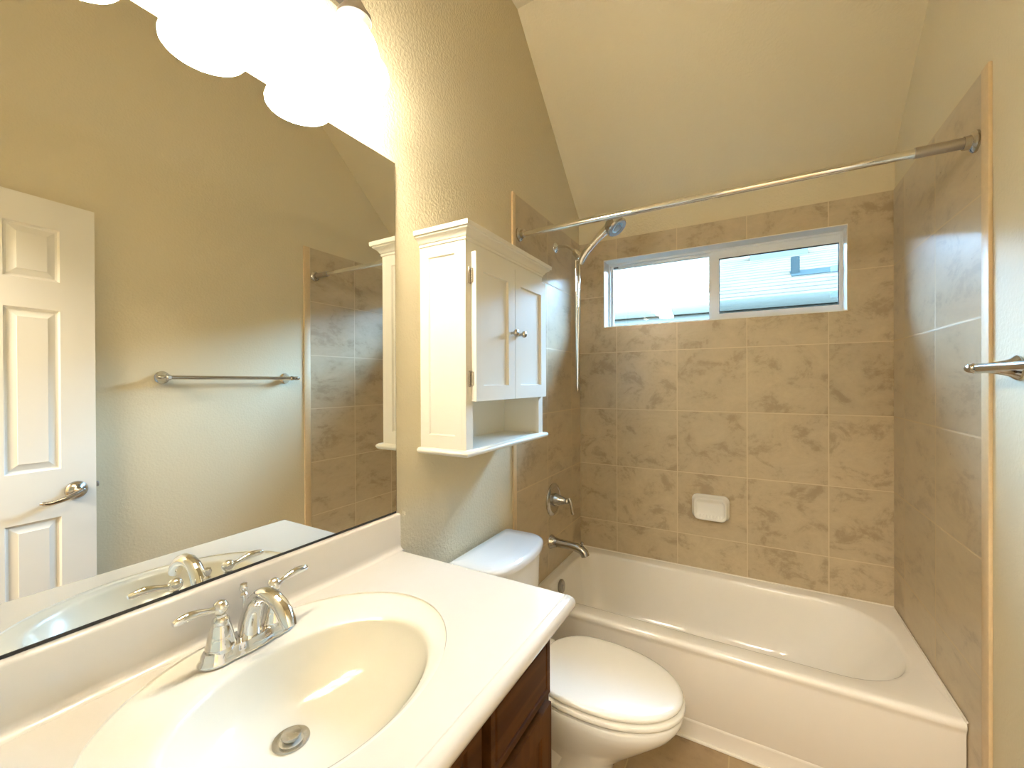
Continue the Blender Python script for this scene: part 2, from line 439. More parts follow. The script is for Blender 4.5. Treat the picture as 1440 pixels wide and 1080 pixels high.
# ------------------------------------------------------------------ window
win = struct('window_1', B().frame((wx0, wx1, wz0, wz1), (wx0 + 0.014, wx1 - 0.012, wz0 + 0.014, wz1 - 0.015), 0.090, 0.150), M['vinyl'])
ob('reveal_lining', B().frame((wx0 - 0.0005, wx1 + 0.0005, wz0 - 0.0005, wz1 + 0.0005), (wx0 + 0.004, wx1 - 0.004, wz0 + 0.004, wz1 - 0.004), -0.002, 0.090), M['white_paint'], win)
ls = ob('fixed_sash', B().frame((wx0 + 0.014, 0.772, wz0 + 0.014, wz1 - 0.015), (wx0 + 0.026, 0.744, wz0 + 0.022, wz1 - 0.030), 0.118, 0.136), M['vinyl'], win)
ob('pane', B().box(wx0 + 0.024, 0.748, 0.125, 0.129, wz0 + 0.020, wz1 - 0.026), M['glass'], ls)
rs_ = ob('sliding_sash', B().frame((0.752, wx1 - 0.012, wz0 + 0.014, wz1 - 0.015), (0.796, wx1 - 0.018, wz0 + 0.046, wz1 - 0.056), 0.096, 0.116), M['vinyl'], win)
ob('gasket', B().frame((0.794, wx1 - 0.016, wz0 + 0.044, wz1 - 0.054), (0.799, wx1 - 0.021, wz0 + 0.049, wz1 - 0.060), 0.104, 0.112), M['dark'], rs_)
ob('pane', B().box(0.797, wx1 - 0.019, 0.107, 0.110, wz0 + 0.047, wz1 - 0.057), M['screen'], rs_)
ob('latch', B().box(0.744, 0.751, 0.088, 0.110, 1.925, 1.990, 0.002), M['vinyl'], rs_)
for zc in (1.855, 1.985):
    ob('screen_clip', B().box(wx1 - 0.050, wx1 - 0.021, 0.113, 0.116, zc - 0.014, zc + 0.014), M['clip'], rs_)
ob('vent_lock', B().box(wx0 + 0.030, wx0 + 0.058, 0.114, 0.119, wz1 - 0.026, wz1 - 0.020), M['dark'], ls)

# ------------------------------------------------------------------ neighbouring house outside
struct('ground', B().box(-12, 14, 0.17, 16, -0.3, -0.1), simple('side_yard_ground', (0.010, 0.010, 0.008), 0.9, bump=0.2, spec=0))
Yh = 3.0; zg = 2.36; sl = 0.42
nh = thing('neighbouring_house', 'pale shingled roof and eave of the house seen through the window', 'house', (1.0, Yh + 0.4, 0.0))
ob('wall', B().box(-6, 8, Yh + 0.45, Yh + 0.6, 0, zg - 0.17), M['siding'], nh)
ob('roof', B().prism([(Yh, zg), (Yh + 3.9, zg + 3.9 * sl), (Yh + 7.8, zg), (Yh + 7.8, zg - 0.1), (Yh + 3.9, zg + 3.9 * sl - 0.1), (Yh, zg - 0.05)], -6, 8), M['shingle'], nh)
ob('gutter', B().prism([(Yh - 0.11, zg - 0.005), (Yh - 0.0, zg - 0.005), (Yh, zg - 0.12), (Yh - 0.07, zg - 0.12), (Yh - 0.11, zg - 0.06)], -6, 8), M['gutter'], nh)
ob('fascia', B().box(-6, 8, Yh + 0.0, Yh + 0.03, zg - 0.24, zg - 0.05), M['fascia'], nh)
ob('soffit', B().box(-6, 8, Yh + 0.03, Yh + 0.6, zg - 0.21, zg - 0.19), M['gutter'], nh)
yv = Yh + 1.15; xv = 1.47; zv = zg + (yv - Yh) * sl
vp = ob('vent_pipe', B().lathe([(0.05, -0.05), (0.05, 0.22)], (xv, yv, zv), n=20), M['ventpipe'], nh)
ob('flashing', B().prism([(yv - 0.16, zv - 0.16 * sl + 0.012), (yv + 0.16, zv + 0.16 * sl + 0.012), (yv + 0.16, zv + 0.16 * sl + 0.002), (yv - 0.16, zv - 0.16 * sl + 0.002)], xv - 0.05, xv + 0.5), M['ventpipe'], nh)
yv = Yh + 2.6; zv = zg + (yv - Yh) * sl
ob('roof_vent', B().box(0.95, 1.75, yv, yv + 0.3, zv, zv + 0.16), M['fascia'], nh)

# ------------------------------------------------------------------ interior door, opened back against the right wall
DA = math.radians(5.0)
dh = (1.464 + 0.0 - 0.638 * math.sin(DA), -1.865 - 0.638 * math.cos(DA))
dr = bpy.data.objects.new('door_1', None); C.objects.link(dr); dr['kind'] = 'structure'
dr.location = (dh[0], dh[1], 0.0); dr.rotation_euler = (0, 0, -DA)
# local: u along +y from hinge to free edge, room face towards -x (d grows towards -x)
PD = lambda u, v, d: (-d, u, v)
DW = 0.638; e_ = 0.105; pw = 0.150
cols = [(e_, e_ + pw), (DW - e_ - pw, DW - e_)]
rows = [(0.25, 0.89), (1.08, 1.708), (1.82, 2.027)]
pan = [(a, b, c, d) for a, b in cols for c, d in rows]
ob('door_leaf', B().slab(0, DW, 0.012, 2.14, -0.035, 0.0, pan, [(0.005, 0.008), (0.011, 0.010), (0.034, 0.003), (0.0345, 0.0012)], PD), M['white_paint'], dr, smooth=4, local=True)
hk = B().lathe([(0.036, 0.0), (0.036, 0.004), (0.033, 0.009), (0.022, 0.014), (0.014, 0.018), (0.012, 0.045), (0.013, 0.052), (0.008, 0.056)], (0, DW - 0.062, 0.985), (-1, 0, 0), 28)
hnd = ob('door_handle', hk, M['nickel'], dr, local=True)
lv = []
for i in range(15):
    t = i / 14
    lv.append((-0.048 - 0.012 * math.sin(t * pi), DW - 0.062 - 0.118 * t, 0.985 - 0.012 * math.sin(t * pi * 0.9) - 0.028 * t * t + 0.010 * max(0, t - 0.8) * 5))
ob('lever', B().tube(lv, [0.012 - 0.003 * abs(i / 14 - 0.3) for i in range(14)] + [0.005], 14, 0.8), M['nickel'], hnd, local=True)
ob('latch_bolt', B().box(-0.0, 0.024, DW - 0.001, DW + 0.010, 0.985, 1.005, 0.002), M['brushed'], dr, local=True)
for zh in (0.25, 1.1, 1.95):
    ob('hinge', B().lathe([(0.006, -0.04), (0.006, 0.04)], (0.004, -0.006, zh), n=12), M['nickel'], dr, local=True)

# ------------------------------------------------------------------ bathtub
tub = thing('bathtub', 'white enamel alcove bathtub below the window between tiled walls', 'bathtub', (0.76, -0.38, 0))
ZR = 0.38
tx0, tx1, ty0, ty1 = 0.008, W - 0.008, -0.752, -0.004
K = 10
def ring(x0, x1, y0, y1, r, z): return rrect(x0, x1, y0, y1, r, K, z)
rings = []
o = 0.004
ap = -0.745     # apron panel face
for y0, z in [(ty0 + 0.010, 0.0), (ty0 + 0.010, 0.066), (ty0 + 0.008, 0.074), (ap + 0.003, 0.079), (ap, 0.084), (ap, 0.335), (ap - 0.002, 0.345), (ty0 + 0.002, 0.352), (ty0, 0.358), (ty0, 0.366), (ty0 + 0.004, 0.3745), (ty0 + 0.011, 0.379), (ty0 + 0.020, ZR)]:
    rings.append(ring(tx0, tx1, y0, ty1, 0.003, z))
ix0, ix1, iy0, iy1 = 0.062, 1.452, -0.668, -0.075
R4 = lambda a, b: (b, b, a, a)
def inner(l, rr_, f, bk, ra, rb, z): return ring(ix0 + l, ix1 - rr_, iy0 + f, iy1 - bk, R4(ra, rb), z)
rings.append(inner(-0.010, -0.012, -0.012, -0.010, 0.10, 0.24, ZR))
rings.append(inner(-0.004, -0.004, -0.004, -0.003, 0.10, 0.24, ZR - 0.003))
rings.append(inner(0.001, 0.004, 0.002, 0.002, 0.10, 0.24, ZR - 0.012))
rings.append(inner(0.006, 0.02, 0.008, 0.008, 0.10, 0.235, ZR - 0.05))
for t in (0.25, 0.5, 0.75, 0.9):
    rings.append(inner(0.006 + 0.040 * t, 0.02 + 0.20 * t, 0.008 + 0.03 * t, 0.008 + 0.04 * t, 0.10, 0.23 - 0.03 * t, ZR - 0.05 - 0.24 * t))
rings.append(inner(0.055, 0.25, 0.050, 0.060, 0.10, 0.19, 0.082))
rings.append(inner(0.080, 0.29, 0.075, 0.085, 0.09, 0.17, 0.066))
rings.append(inner(0.120, 0.34, 0.115, 0.125, 0.08, 0.14, 0.061))
tb = B().loft(rings, cap0=False)
ob('tub_body', tb, M['enamel'], tub, smooth=50)
ob('overflow_plate', B().lathe([(0.036, -0.004), (0.036, 0.004), (0.030, 0.009), (0.010, 0.010), (0.009, 0.013), (0.003, 0.013)], (0.0735, -0.472, 0.331), (1, 0, 0.10), 28), M['brushed'], tub)
ob('tub_drain', B().lathe([(0.034, 0.0), (0.034, 0.003), (0.026, 0.004), (0.024, 0.012), (0.010, 0.014)], (0.32, -0.38, 0.0600), n=28), M['nickel'], tub)
cb = B().tube([(tx0 + 0.002, -0.75, ZR + 0.001), (tx0 + 0.002, -0.006, ZR + 0.001), (tx1 - 0.002, -0.006, ZR + 0.001), (tx1 - 0.002, -0.75, ZR + 0.001)], 0.004, 8, up=(0, 0, 1))
ob('caulk_bead', cb, M['caulk'], tub)
ob('floor_caulk', B().tube([(tx0, ty0 + 0.006, 0.003), (tx1, ty0 + 0.006, 0.003)], 0.006, 8), M['caulk'], tub)

# ------------------------------------------------------------------ tub spout, valve, hand shower
sp = thing('tub_spout', 'chrome tub spout low on the tiled wall over the tub', 'tub spout', (0.006, -0.457, 0.55))
ob('flange', B().lathe([(0.038, 0.0), (0.037, 0.006), (0.030, 0.014), (0.026, 0.030), (0.024, 0.040)], (0.006, -0.457, 0.553), (1, 0, 0), 28), M['nickel'], sp)
pth = [(0.040, -0.457, 0.553), (0.08, -0.457, 0.553), (0.12, -0.457, 0.551), (0.155, -0.457, 0.548), (0.180, -0.457, 0.541), (0.196, -0.457, 0.528), (0.202, -0.457, 0.512)]
ob('spout', B().tube(pth, [0.023, 0.022, 0.0215, 0.022, 0.0225, 0.0225, 0.022], 20, up=(0, 1, 0)), M['nickel'], sp)
ob('diverter_knob', B().lathe([(0.004, 0.0), (0.004, 0.012), (0.008, 0.016), (0.009, 0.022), (0.005, 0.027)], (0.184, -0.457, 0.556), n=16), M['nickel'], sp)

sv = thing('shower_valve', 'round chrome shower valve with lever above the tub spout', 'shower valve', (0.006, -0.43, 0.775))
ob('escutcheon', B().lathe([(0.088, 0.0), (0.088, 0.005), (0.083, 0.011), (0.070, 0.016), (0.066, 0.013), (0.05, 0.013), (0.03, 0.016)], (0.006, -0.43, 0.775), (1, 0, 0), 40), M['nickel'], sv)
ob('hub', B().lathe([(0.036, 0.0), (0.034, 0.012), (0.028, 0.030), (0.020, 0.052), (0.015, 0.064), (0.016, 0.070), (0.012, 0.078)], (0.020, -0.43, 0.775), (1, 0, 0), 28), M['nickel'], sv)
ob('lever', B().tube([(0.100, -0.43, 0.792), (0.106, -0.43, 0.782), (0.112, -0.43, 0.765), (0.117, -0.43, 0.740), (0.121, -0.43, 0.715), (0.122, -0.43, 0.708)], [0.008, 0.010, 0.007, 0.007, 0.009, 0.005], 14), M['nickel'], sv)

sa = thing('shower_holder', 'curved chrome shower pipe and holder with round wall flange beside the curtain rod', 'shower arm', (0.006, -0.385, 2.163))
ob('flange', B().lathe([(0.030, 0.0), (0.029, 0.005), (0.020, 0.012), (0.012, 0.016)], (0.006, -0.385, 2.163), (1, 0, 0), 28), M['chrome'], sa)
ob('pipe', B().tube([(0.010, -0.385, 2.163), (0.04, -0.385, 2.166), (0.07, -0.386, 2.163), (0.095, -0.387, 2.150), (0.115, -0.388, 2.130), (0.128, -0.388, 2.116)], 0.0085, 16), M['chrome'], sa)
ob('bracket', B().lathe([(0.012, 0.0), (0.017, 0.008), (0.019, 0.022), (0.018, 0.036), (0.023, 0.042), (0.024, 0.060), (0.018, 0.068)], (0.118, -0.388, 2.128), (0.65, -0.02, -0.76), 24), M['chrome'], sa)
hs = thing('hand_shower', 'chrome hand shower head and hose hanging beside the window', 'hand shower', (0.165, -0.39, 2.085))
hp = [(0.155, -0.392, 2.050), (0.166, -0.394, 2.078), (0.19, -0.397, 2.108), (0.225, -0.400, 2.140), (0.262, -0.402, 2.172), (0.295, -0.404, 2.198), (0.325, -0.405, 2.215)]
ob('handle', B().tube(hp, [0.014, 0.019, 0.018, 0.017, 0.0175, 0.022, 0.030], 18), M['chrome'], hs)
hc = V((0.352, -0.408, 2.212)); ha = V((0.60, -0.12, -0.78)).normalized()
hd = ob('shower_head', B().lathe([(0.012, -0.048), (0.032, -0.044), (0.045, -0.030), (0.054, -0.006), (0.055, 0.012), (0.050, 0.018)], hc, ha, 36), M['nickel'], hs)
ob('spray_face', B().lathe([(0.049, 0.017), (0.047, 0.021), (0.034, 0.0205), (0.030, 0.017), (0.022, 0.017), (0.020, 0.021), (0.008, 0.0225)], hc, ha, 36), M['sprayface'], hd)
dv = V((-0.35, 0.937, 0)) * 0.020
top = V((0.150, -0.392, 2.045)); hz = []
for i in range(13): hz.append(top + V((-0.012 * i / 12, 0, -0.655 * i / 12)))
bt = hz[-1]
for i in range(1, 9): hz.append(bt + dv * (1 - math.cos(pi * i / 8)) + V((0, 0, -0.020 * math.sin(pi * i / 8))))
for i in range(1, 13): hz.append(bt + dv * 2 + (V((0.128, -0.388, 2.075)) - bt - dv * 2) * (i / 12))
ob('hose', B().tube(hz, 0.0062, 12), M['chrome'], hs)

# ------------------------------------------------------------------ soap dish
sd = thing('soap_dish', 'white ceramic soap dish set on the tiled wall below the window', 'soap dish', (0.757, 0.0, 0.728))
def rv(x0, x1, z0, z1, r, y): return [V((p.x, y, p.y)) for p in rrect(x0, x1, z0, z1, r, 6)]
x0, x1, z0, z1 = 0.664, 0.850, 0.664, 0.796
ob('dish', B().loft([rv(x0, x1, z0, z1, 0.028, 0.0), rv(x0, x1, z0, z1, 0.028, -0.010), rv(x0 + .004, x1 - .004, z0 + .002, z1 - .004, 0.026, -0.016),
                     rv(x0 + .010, x1 - .010, z0 - .000, z1 - .010, 0.026, -0.030), rv(x0 + .012, x1 - .012, z0 + .001, z1 - .012, 0.026, -0.042), rv(x0 + .016, x1 - .016, z0 + .006, z1 - .016, 0.024, -0.047),
                     rv(x0 + .022, x1 - .022, z0 + .014, z1 - .022, 0.020, -0.045), rv(x0 + .028, x1 - .028, z0 + .022, z1 - .034, 0.014, -0.030), rv(x0 + .034, x1 - .034, z0 + .028, z1 - .042, 0.010, -0.026)]), M['porcelain'], sd)
for i in range(7):
    xx = x0 + 0.045 + i * (x1 - x0 - 0.09) / 6
    ob('drain_rib', B().tube([(xx, -0.028, z0 + 0.027), (xx, -0.044, z0 + 0.014)], 0.0035, 8), M['porcelain'], sd)

# ------------------------------------------------------------------ curtain rod
rod = thing('shower_curtain_rod', 'long chrome shower curtain rod across the tub from wall to wall', 'curtain rod', (0.0, -0.803, 2.110))
ob('tube', B().tube([(0.012, -0.803, 2.108), (W - 0.13, -0.803, 2.110)], 0.0130, 20), M['chrome'], rod)
ob('sleeve', B().tube([(W - 0.14, -0.803, 2.110), (W - 0.012, -0.803, 2.110)], 0.0160, 20), M['brushed'], rod)
for xx, ax in ((0.006, 1), (W - 0.006, -1)):
    ob('end_flange', B().lathe([(0.031, 0.0), (0.031, 0.006), (0.026, 0.011), (0.020, 0.014), (0.019, 0.028)], (xx, -0.803, 2.109), (ax, 0, 0), 28), M['nickel'], rod)

# ------------------------------------------------------------------ towel bar on the right wall
tw = thing('towel_bar', 'chrome towel bar on the beige right wall beside the tile edge', 'towel bar', (W, -1.3, 1.446))
xb = 1.450
ob('bar', B().tube([(xb, -0.985, 1.447), (xb, -1.635, 1.447)], 0.0095, 18), M['soft_chrome'], tw)
for yy, sg in ((-1.005, 1), (-1.615, -1)):
    po_ = ob('post', B().lathe([(0.030, 0.0), (0.031, 0.005), (0.027, 0.010), (0.022, 0.016), (0.016, 0.036), (0.0125, 0.058), (0.0135, 0.068), (0.0135, 0.080), (0.008, 0.087)], (W, yy, 1.447), (-1, 0, 0), 28), M['soft_chrome'], tw)
    ob('finial', B().lathe([(0.0095, 0.0), (0.012, 0.006), (0.012, 0.020), (0.010, 0.030), (0.006, 0.036)], (xb, yy + sg * 0.012, 1.447), (0, sg, 0), 20), M['soft_chrome'], po_)

# ------------------------------------------------------------------ toilet
TY = -1.160
to = thing('toilet', 'white toilet with closed lid between vanity and bathtub', 'toilet', (0.40, TY, 0))
def egg(xb_, xt, hw, z, xw=0.50, n=48, back=0.62, pb=3.0):
    """outline pointing to +x: tip xt, back xb_, half width hw at xw"""
    out = []
    for k in range(n):
        a = 2 * pi * k / n
        c, s = math.cos(a), math.sin(a)
        if c >= 0: x = xw + (xt - xw) * c; y = hw * (abs(s) ** 0.95) * (1 if s >= 0 else -1)
        else:
            q = abs(c) ** (2 / pb); x = xw - (xw - xb_) * q
            w = back + (1 - back) * (1 - (abs(c)) ** 2.0) if True else 1
            y = hw * (1 if s >= 0 else -1) * (abs(s) ** (2 / pb)) * w
        out.append(V((x, TY + y, z)))
    return out
bw = [egg(0.20, 0.560, 0.115, 0.0, 0.40, pb=2.6, back=0.9), egg(0.20, 0.562, 0.116, 0.02, 0.40, pb=2.6, back=0.9), egg(0.215, 0.545, 0.100, 0.05, 0.40, back=0.9), egg(0.225, 0.545, 0.096, 0.14, 0.41, back=0.9),
      egg(0.225, 0.575, 0.105, 0.19, 0.42, back=0.9), egg(0.222, 0.640, 0.135, 0.25, 0.45, back=0.85), egg(0.215, 0.705, 0.160, 0.305, 0.47, back=0.8), egg(0.21, 0.748, 0.175, 0.345, 0.49, back=0.75),
      egg(0.205, 0.764, 0.181, 0.370, 0.50, back=0.72), egg(0.205, 0.767, 0.182, 0.388, 0.50, back=0.72), egg(0.207, 0.762, 0.179, 0.3945, 0.50, back=0.72), egg(0.22, 0.74, 0.160, 0.3955, 0.50, back=0.72)]
bo = ob('bowl', B().loft(bw), M['porcelain'], to, smooth=60)
ob('bowl_deck', B().loft([rrect(0.03, 0.30, TY - 0.11, TY + 0.11, 0.03, 5, 0.26), rrect(0.03, 0.30, TY - 0.125, TY + 0.125, 0.03, 5, 0.34), rrect(0.03, 0.30, TY - 0.13, TY + 0.13, 0.03, 5, 0.392), rrect(0.035, 0.295, TY - 0.125, TY + 0.125, 0.03, 5, 0.3985)]), M['porcelain'], to, smooth=50)
tw_ = []
for i in range(15):
    t = i / 14
    tw_.append((0.30 + 0.10 * math.sin(t * 2 * pi * 0.9), TY + 0.072, 0.05 + 0.24 * t))
for s in (-1, 1):
    ob('bolt_cap', B().lathe([(0.014, 0.0), (0.013, 0.012), (0.007, 0.019)], (0.36, TY + s * 0.108, 0.018), n=16), M['seat'], to)
ob('trapway', B().tube([(0.24, TY, 0.06), (0.30, TY, 0.12), (0.36, TY, 0.20), (0.33, TY, 0.27), (0.26, TY, 0.30)], [0.105, 0.112, 0.118, 0.122, 0.118], 20, up=(0, 1, 0)), M['porcelain'], to, smooth=60)
seat_r = [egg(0.290, 0.750, 0.165, 0.4015, 0.50, pb=3.4, back=0.70), egg(0.285, 0.770, 0.181, 0.4035, 0.50, pb=3.4, back=0.70), egg(0.285, 0.773, 0.184, 0.408, 0.50, pb=3.4, back=0.70), egg(0.285, 0.772, 0.183, 0.416, 0.50, pb=3.4, back=0.70), egg(0.288, 0.769, 0.1805, 0.4190, 0.50, pb=3.4, back=0.70), egg(0.295, 0.750, 0.165, 0.4200, 0.50, pb=3.4, back=0.70)]
ob('seat', B().loft(seat_r), M['seat'], to, smooth=60)
lid_r = [egg(0.300, 0.745, 0.160, 0.4245, 0.50, pb=3.4, back=0.70), egg(0.295, 0.761, 0.175, 0.4250, 0.50, pb=3.4, back=0.70), egg(0.293, 0.765, 0.178, 0.428, 0.50, pb=3.4, back=0.70), egg(0.292, 0.767, 0.180, 0.434, 0.50, pb=3.4, back=0.70), egg(0.294, 0.763, 0.177, 0.440, 0.50, pb=3.4, back=0.70),
         egg(0.298, 0.752, 0.168, 0.4430, 0.50, pb=3.4, back=0.71), egg(0.306, 0.730, 0.152, 0.4445, 0.50, pb=3.4, back=0.72), egg(0.36, 0.62, 0.09, 0.4452, 0.49, pb=3.4, back=0.75)]
ob('lid', B().loft(lid_r), M['seat'], to, smooth=60)
for s in (-1, 1):
    ob('hinge_post', B().box(0.262, 0.300, TY + s * 0.075 - 0.022, TY + s * 0.075 + 0.022, 0.398, 0.436, 0.006), M['seat'], to)
def dshape(x0, xc, xm, hw, r, z, n=16):
    """tank outline: flat back x0, front corner x xc bowing to xm in the middle"""
    out = [V((x0, TY - hw + 0.012, z)), V((x0 + 0.012, TY - hw, z))]
    for i in range(7):
        a = -pi / 2 + (pi / 2 - 0.25) * i / 6
        out.append(V((xc - r + r * math.cos(a), TY - hw + r + r * math.sin(a), z)))
    for i in range(1, n):
        t = i / n; y = (-hw + r * 0.8) + 2 * (hw - r * 0.8) * t
        out.append(V((xc + (xm - xc) * (1 - (2 * t - 1) ** 2) - 0.003 * (abs(2 * t - 1) ** 8), TY + y, z)))
    for i in range(7):
        a = 0.25 + (pi / 2 - 0.25) * i / 6
        out.append(V((xc - r + r * math.cos(a), TY + hw - r + r * math.sin(a), z)))
    out += [V((x0 + 0.012, TY + hw, z)), V((x0, TY + hw - 0.012, z))]
    return out
tk = ob('tank', B().loft([dshape(0.03, 0.185, 0.195, 0.165, 0.05, 0.398), dshape(0.03, 0.192, 0.205, 0.175, 0.055, 0.42), dshape(0.025, 0.205, 0.222, 0.193, 0.06, 0.60), dshape(0.025, 0.208, 0.226, 0.197, 0.06, 0.748)]), M['porcelain'], to, smooth=50)
ob('tank_lid', B().loft([dshape(0.022, 0.210, 0.230, 0.199, 0.065, 0.746), dshape(0.016, 0.222, 0.243, 0.209, 0.072, 0.752), dshape(0.016, 0.223, 0.244, 0.210, 0.072, 0.768), dshape(0.019, 0.219, 0.240, 0.206, 0.070, 0.777), dshape(0.028, 0.208, 0.228, 0.196, 0.062, 0.783), dshape(0.06, 0.16, 0.175, 0.14, 0.04, 0.786)]), M['porcelain'], to, smooth=50)
fl = ob('flush_lever', B().lathe([(0.014, 0.0), (0.013, 0.008), (0.008, 0.012)], (0.209, TY - 0.135, 0.70), (1, 0, 0), 18), M['chrome'], tk)
ob('lever_arm', B().tube([(0.224, TY - 0.140, 0.70), (0.228, TY - 0.10, 0.697), (0.230, TY - 0.065, 0.692)], [0.006, 0.006, 0.008], 12), M['chrome'], fl)

# ------------------------------------------------------------------ vanity cabinet
VY1 = -1.620
vc = thing('vanity_cabinet', 'dark brown wooden vanity cabinet under the cream countertop', 'vanity cabinet', (0.26, -2.07, 0))
vf = 0.528
side = [(0.003, 0.0), (0.46, 0.0), (0.46, 0.09), (vf - 0.018, 0.09), (vf - 0.018, 0.871), (0.003, 0.871)]
for y0, y1 in ((YF + 0.003, YF + 0.021), (VY1 - 0.018, VY1)):
    ob('side_panel', B().prism(side, y0, y1, 'y'), M['wood'], vc, smooth=0)
ob('bottom_panel', B().box(0.003, vf - 0.018, YF + 0.021, VY1 - 0.018, 0.09, 0.108), M['wood'], vc, smooth=0)
ob('back_panel', B().box(0.003, 0.009, YF + 0.021, VY1 - 0.018, 0.108, 0.871), M['wood'], vc, smooth=0)
ob('toe_kick', B().box(0.445, 0.4598, YF + 0.021, VY1 - 0.018, 0.0, 0.09), M['void'], vc, smooth=0)
PX = lambda u, v, d: (d, u, v)
Yd0, Yd1 = -1.905, -1.655
# face frame with openings
ff = B()
ff.slab(YF + 0.004, VY1, 0.09, 0.871, vf - 0.018, vf, [(YF + 0.05, -1.95, 0.13, 0.84), (Yd0 + 0.012, Yd1 - 0.012, 0.13, 0.84)], [(0.001, 0.015)], PX)
ob('face_frame', ff, M['wood'], vc, smooth=0)
pr_draw = [(0.004, -0.0), (0.012, 0.0)]
def front(name, y0, y1, z0, z1, panels, prof, mat='woodh'):
    return ob(name, B().slab(y0, y1, z0, z1, vf + 0.0005, vf + 0.020, panels, prof, PX), M[mat], vc, smooth=20)
raised = [(0.004, 0.007), (0.016, 0.007), (0.034, 0.002)]
# drawer with a routed edge line
front('drawer', Yd0, Yd1, 0.708, 0.846, [(Yd0 + 0.014, Yd1 - 0.014, 0.722, 0.832)], [(0.002, 0.004), (0.005, 0.004), (0.008, 0.000)])
dd = front('cabinet_door', Yd0, Yd1 + 0.006, 0.120, 0.682, [(Yd0 + 0.048, Yd1 + 0.006 - 0.048, 0.168, 0.634)], raised, 'wood')
front('false_drawer_front', YF + 0.03, -1.935, 0.708, 0.846, [(YF + 0.07, -1.975, 0.735, 0.820)], [(0.002, 0.006), (0.006, 0.006), (0.014, 0.002)])
ym = (YF + 0.03 - 1.935) / 2
front('cabinet_door', YF + 0.03, ym - 0.003, 0.120, 0.682, [(YF + 0.078, ym - 0.051, 0.168, 0.634)], raised, 'wood')
front('cabinet_door', ym + 0.003, -1.935, 0.120, 0.682, [(ym + 0.051, -1.983, 0.168, 0.634)], raised, 'wood')

# ------------------------------------------------------------------ vanity top with integral basin
vt = thing('sink_countertop', 'cream cultured marble countertop with oval sink on the dark vanity', 'countertop', (0.29, -2.06, 0.872))
ZV = 0.911
NB = 192
X1, Y0, Y1 = 0.563, YF + 0.002, -1.601
oc = (0.258, -2.070)
def ell(c, ax, ay, z): return [V((c[0] + ax * math.cos(2 * pi * k / NB), c[1] + ay * math.sin(2 * pi * k / NB), z)) for k in range(NB)]
def rect_pts():
    pts = []
    for k in range(NB):
        a = 2 * pi * k / NB; c, s = math.cos(a) * 0.228, math.sin(a) * 0.287
        t = min([q for q in [((X1 - oc[0]) / c) if c > 1e-9 else 9e9, ((0.001 - oc[0]) / c) if c < -1e-9 else 9e9, ((Y1 - oc[1]) / s) if s > 1e-9 else 9e9, ((Y0 - oc[1]) / s) if s < -1e-9 else 9e9]])
        pts.append([oc[0] + c * t, oc[1] + s * t])
    for cx, cy in ((X1, Y1), (X1, Y0), (0.001, Y1), (0.001, Y0)):
        k = min(range(NB), key=lambda i: (pts[i][0] - cx) ** 2 + (pts[i][1] - cy) ** 2); pts[k] = [cx, cy]
    return pts
rp_ = rect_pts()
outer = ell(oc, 0.228, 0.287, ZV)
rings = [outer]
for d, z in [(0, ZV), (0.0012, ZV - 0.0014), (0.003, ZV - 0.0008), (0.010, ZV - 0.0025), (0.017, ZV - 0.007), (0.0215, ZV - 0.014), (0.0225, ZV - 0.022), (0.020, ZV - 0.031), (0.014, ZV - 0.037), (0.006, ZV - 0.0395), (-0.03, ZV - 0.0395)]:
    r = []
    for x, y in rp_:
        fx = 1.0 if abs(x - X1) < 1e-6 else 0; fy = 0.5 if abs(y - Y1) < 1e-6 else 0
        r.append(V((x + d * fx, y + d * fy, z)))
    rings.append(r)
ob('deck', B().loft(rings, False, False), M['marble'], vt, smooth=40)
bc, dc = (0.307, -2.075), (0.258, -2.090)
br_ = [outer, ell(oc, 0.2268, 0.2858, ZV - 0.0030), ell(oc, 0.2225, 0.2815, ZV - 0.0034), ell(oc, 0.218, 0.277, ZV - 0.0042)]
for t in (0.5, 0.9): br_.append(ell((oc[0] + (bc[0] - oc[0]) * t, oc[1] + (bc[1] - oc[1]) * t), 0.218 + (0.166 - 0.218) * t, 0.277 + (0.219 - 0.277) * t, ZV - 0.0042 - 0.0036 * t))
br_ += [ell(bc, 0.1625, 0.2150, ZV - 0.0095), ell(bc, 0.1595, 0.2118, ZV - 0.0125), ell(bc, 0.1572, 0.2092, ZV - 0.0175)]
zb, zt_ = 0.800, ZV - 0.0175
for i in range(1, 25):
    q = 1 - i / 24 * (1 - 0.165); t = 1 - (q - 0.165) / (1 - 0.165)
    z = zb + (zt_ - zb) * (0.25 * ((q - 0.165) / 0.835) ** 1.6 + 0.75 * ((q - 0.165) / 0.835) ** 4.0)
    ca, cb_ = 0.1572 * q, 0.2092 * q
    if i == 24: ca = cb_ = 0.0265
    else:
        ca += (0.0265 - ca) * t ** 3; cb_ += (0.0265 - cb_) * t ** 3
    br_.append(ell((bc[0] + (dc[0] - bc[0]) * t, bc[1] + (dc[1] - bc[1]) * t), ca, cb_, z))
ba = ob('basin', B().loft(br_, False, True), M['basin'], vt, smooth=60)
ob('drain_flange', B().lathe([(0.0298, 0.0), (0.0292, 0.0024), (0.0225, 0.0020), (0.0192, 0.0006), (0.0186, -0.010)], (dc[0], dc[1], zb + 0.0008), n=36, cap0=False, cap1=True), M['steel'], ba)
ob('drain_shade_disc', B().lathe([(0.0190, -0.0012), (0.0180, -0.0020)], (dc[0], dc[1], zb + 0.0008), n=30), M['dark'], ba)  # dark disc, its colour stands in for the shade inside the open drain
ob('drain_stopper', B().lathe([(0.006, -0.004), (0.0145, 0.0050), (0.0160, 0.0075), (0.0155, 0.0105), (0.008, 0.0120)], (dc[0] - 0.0005, dc[1] + 0.0005, zb + 0.001), n=30), M['steel'], ba)
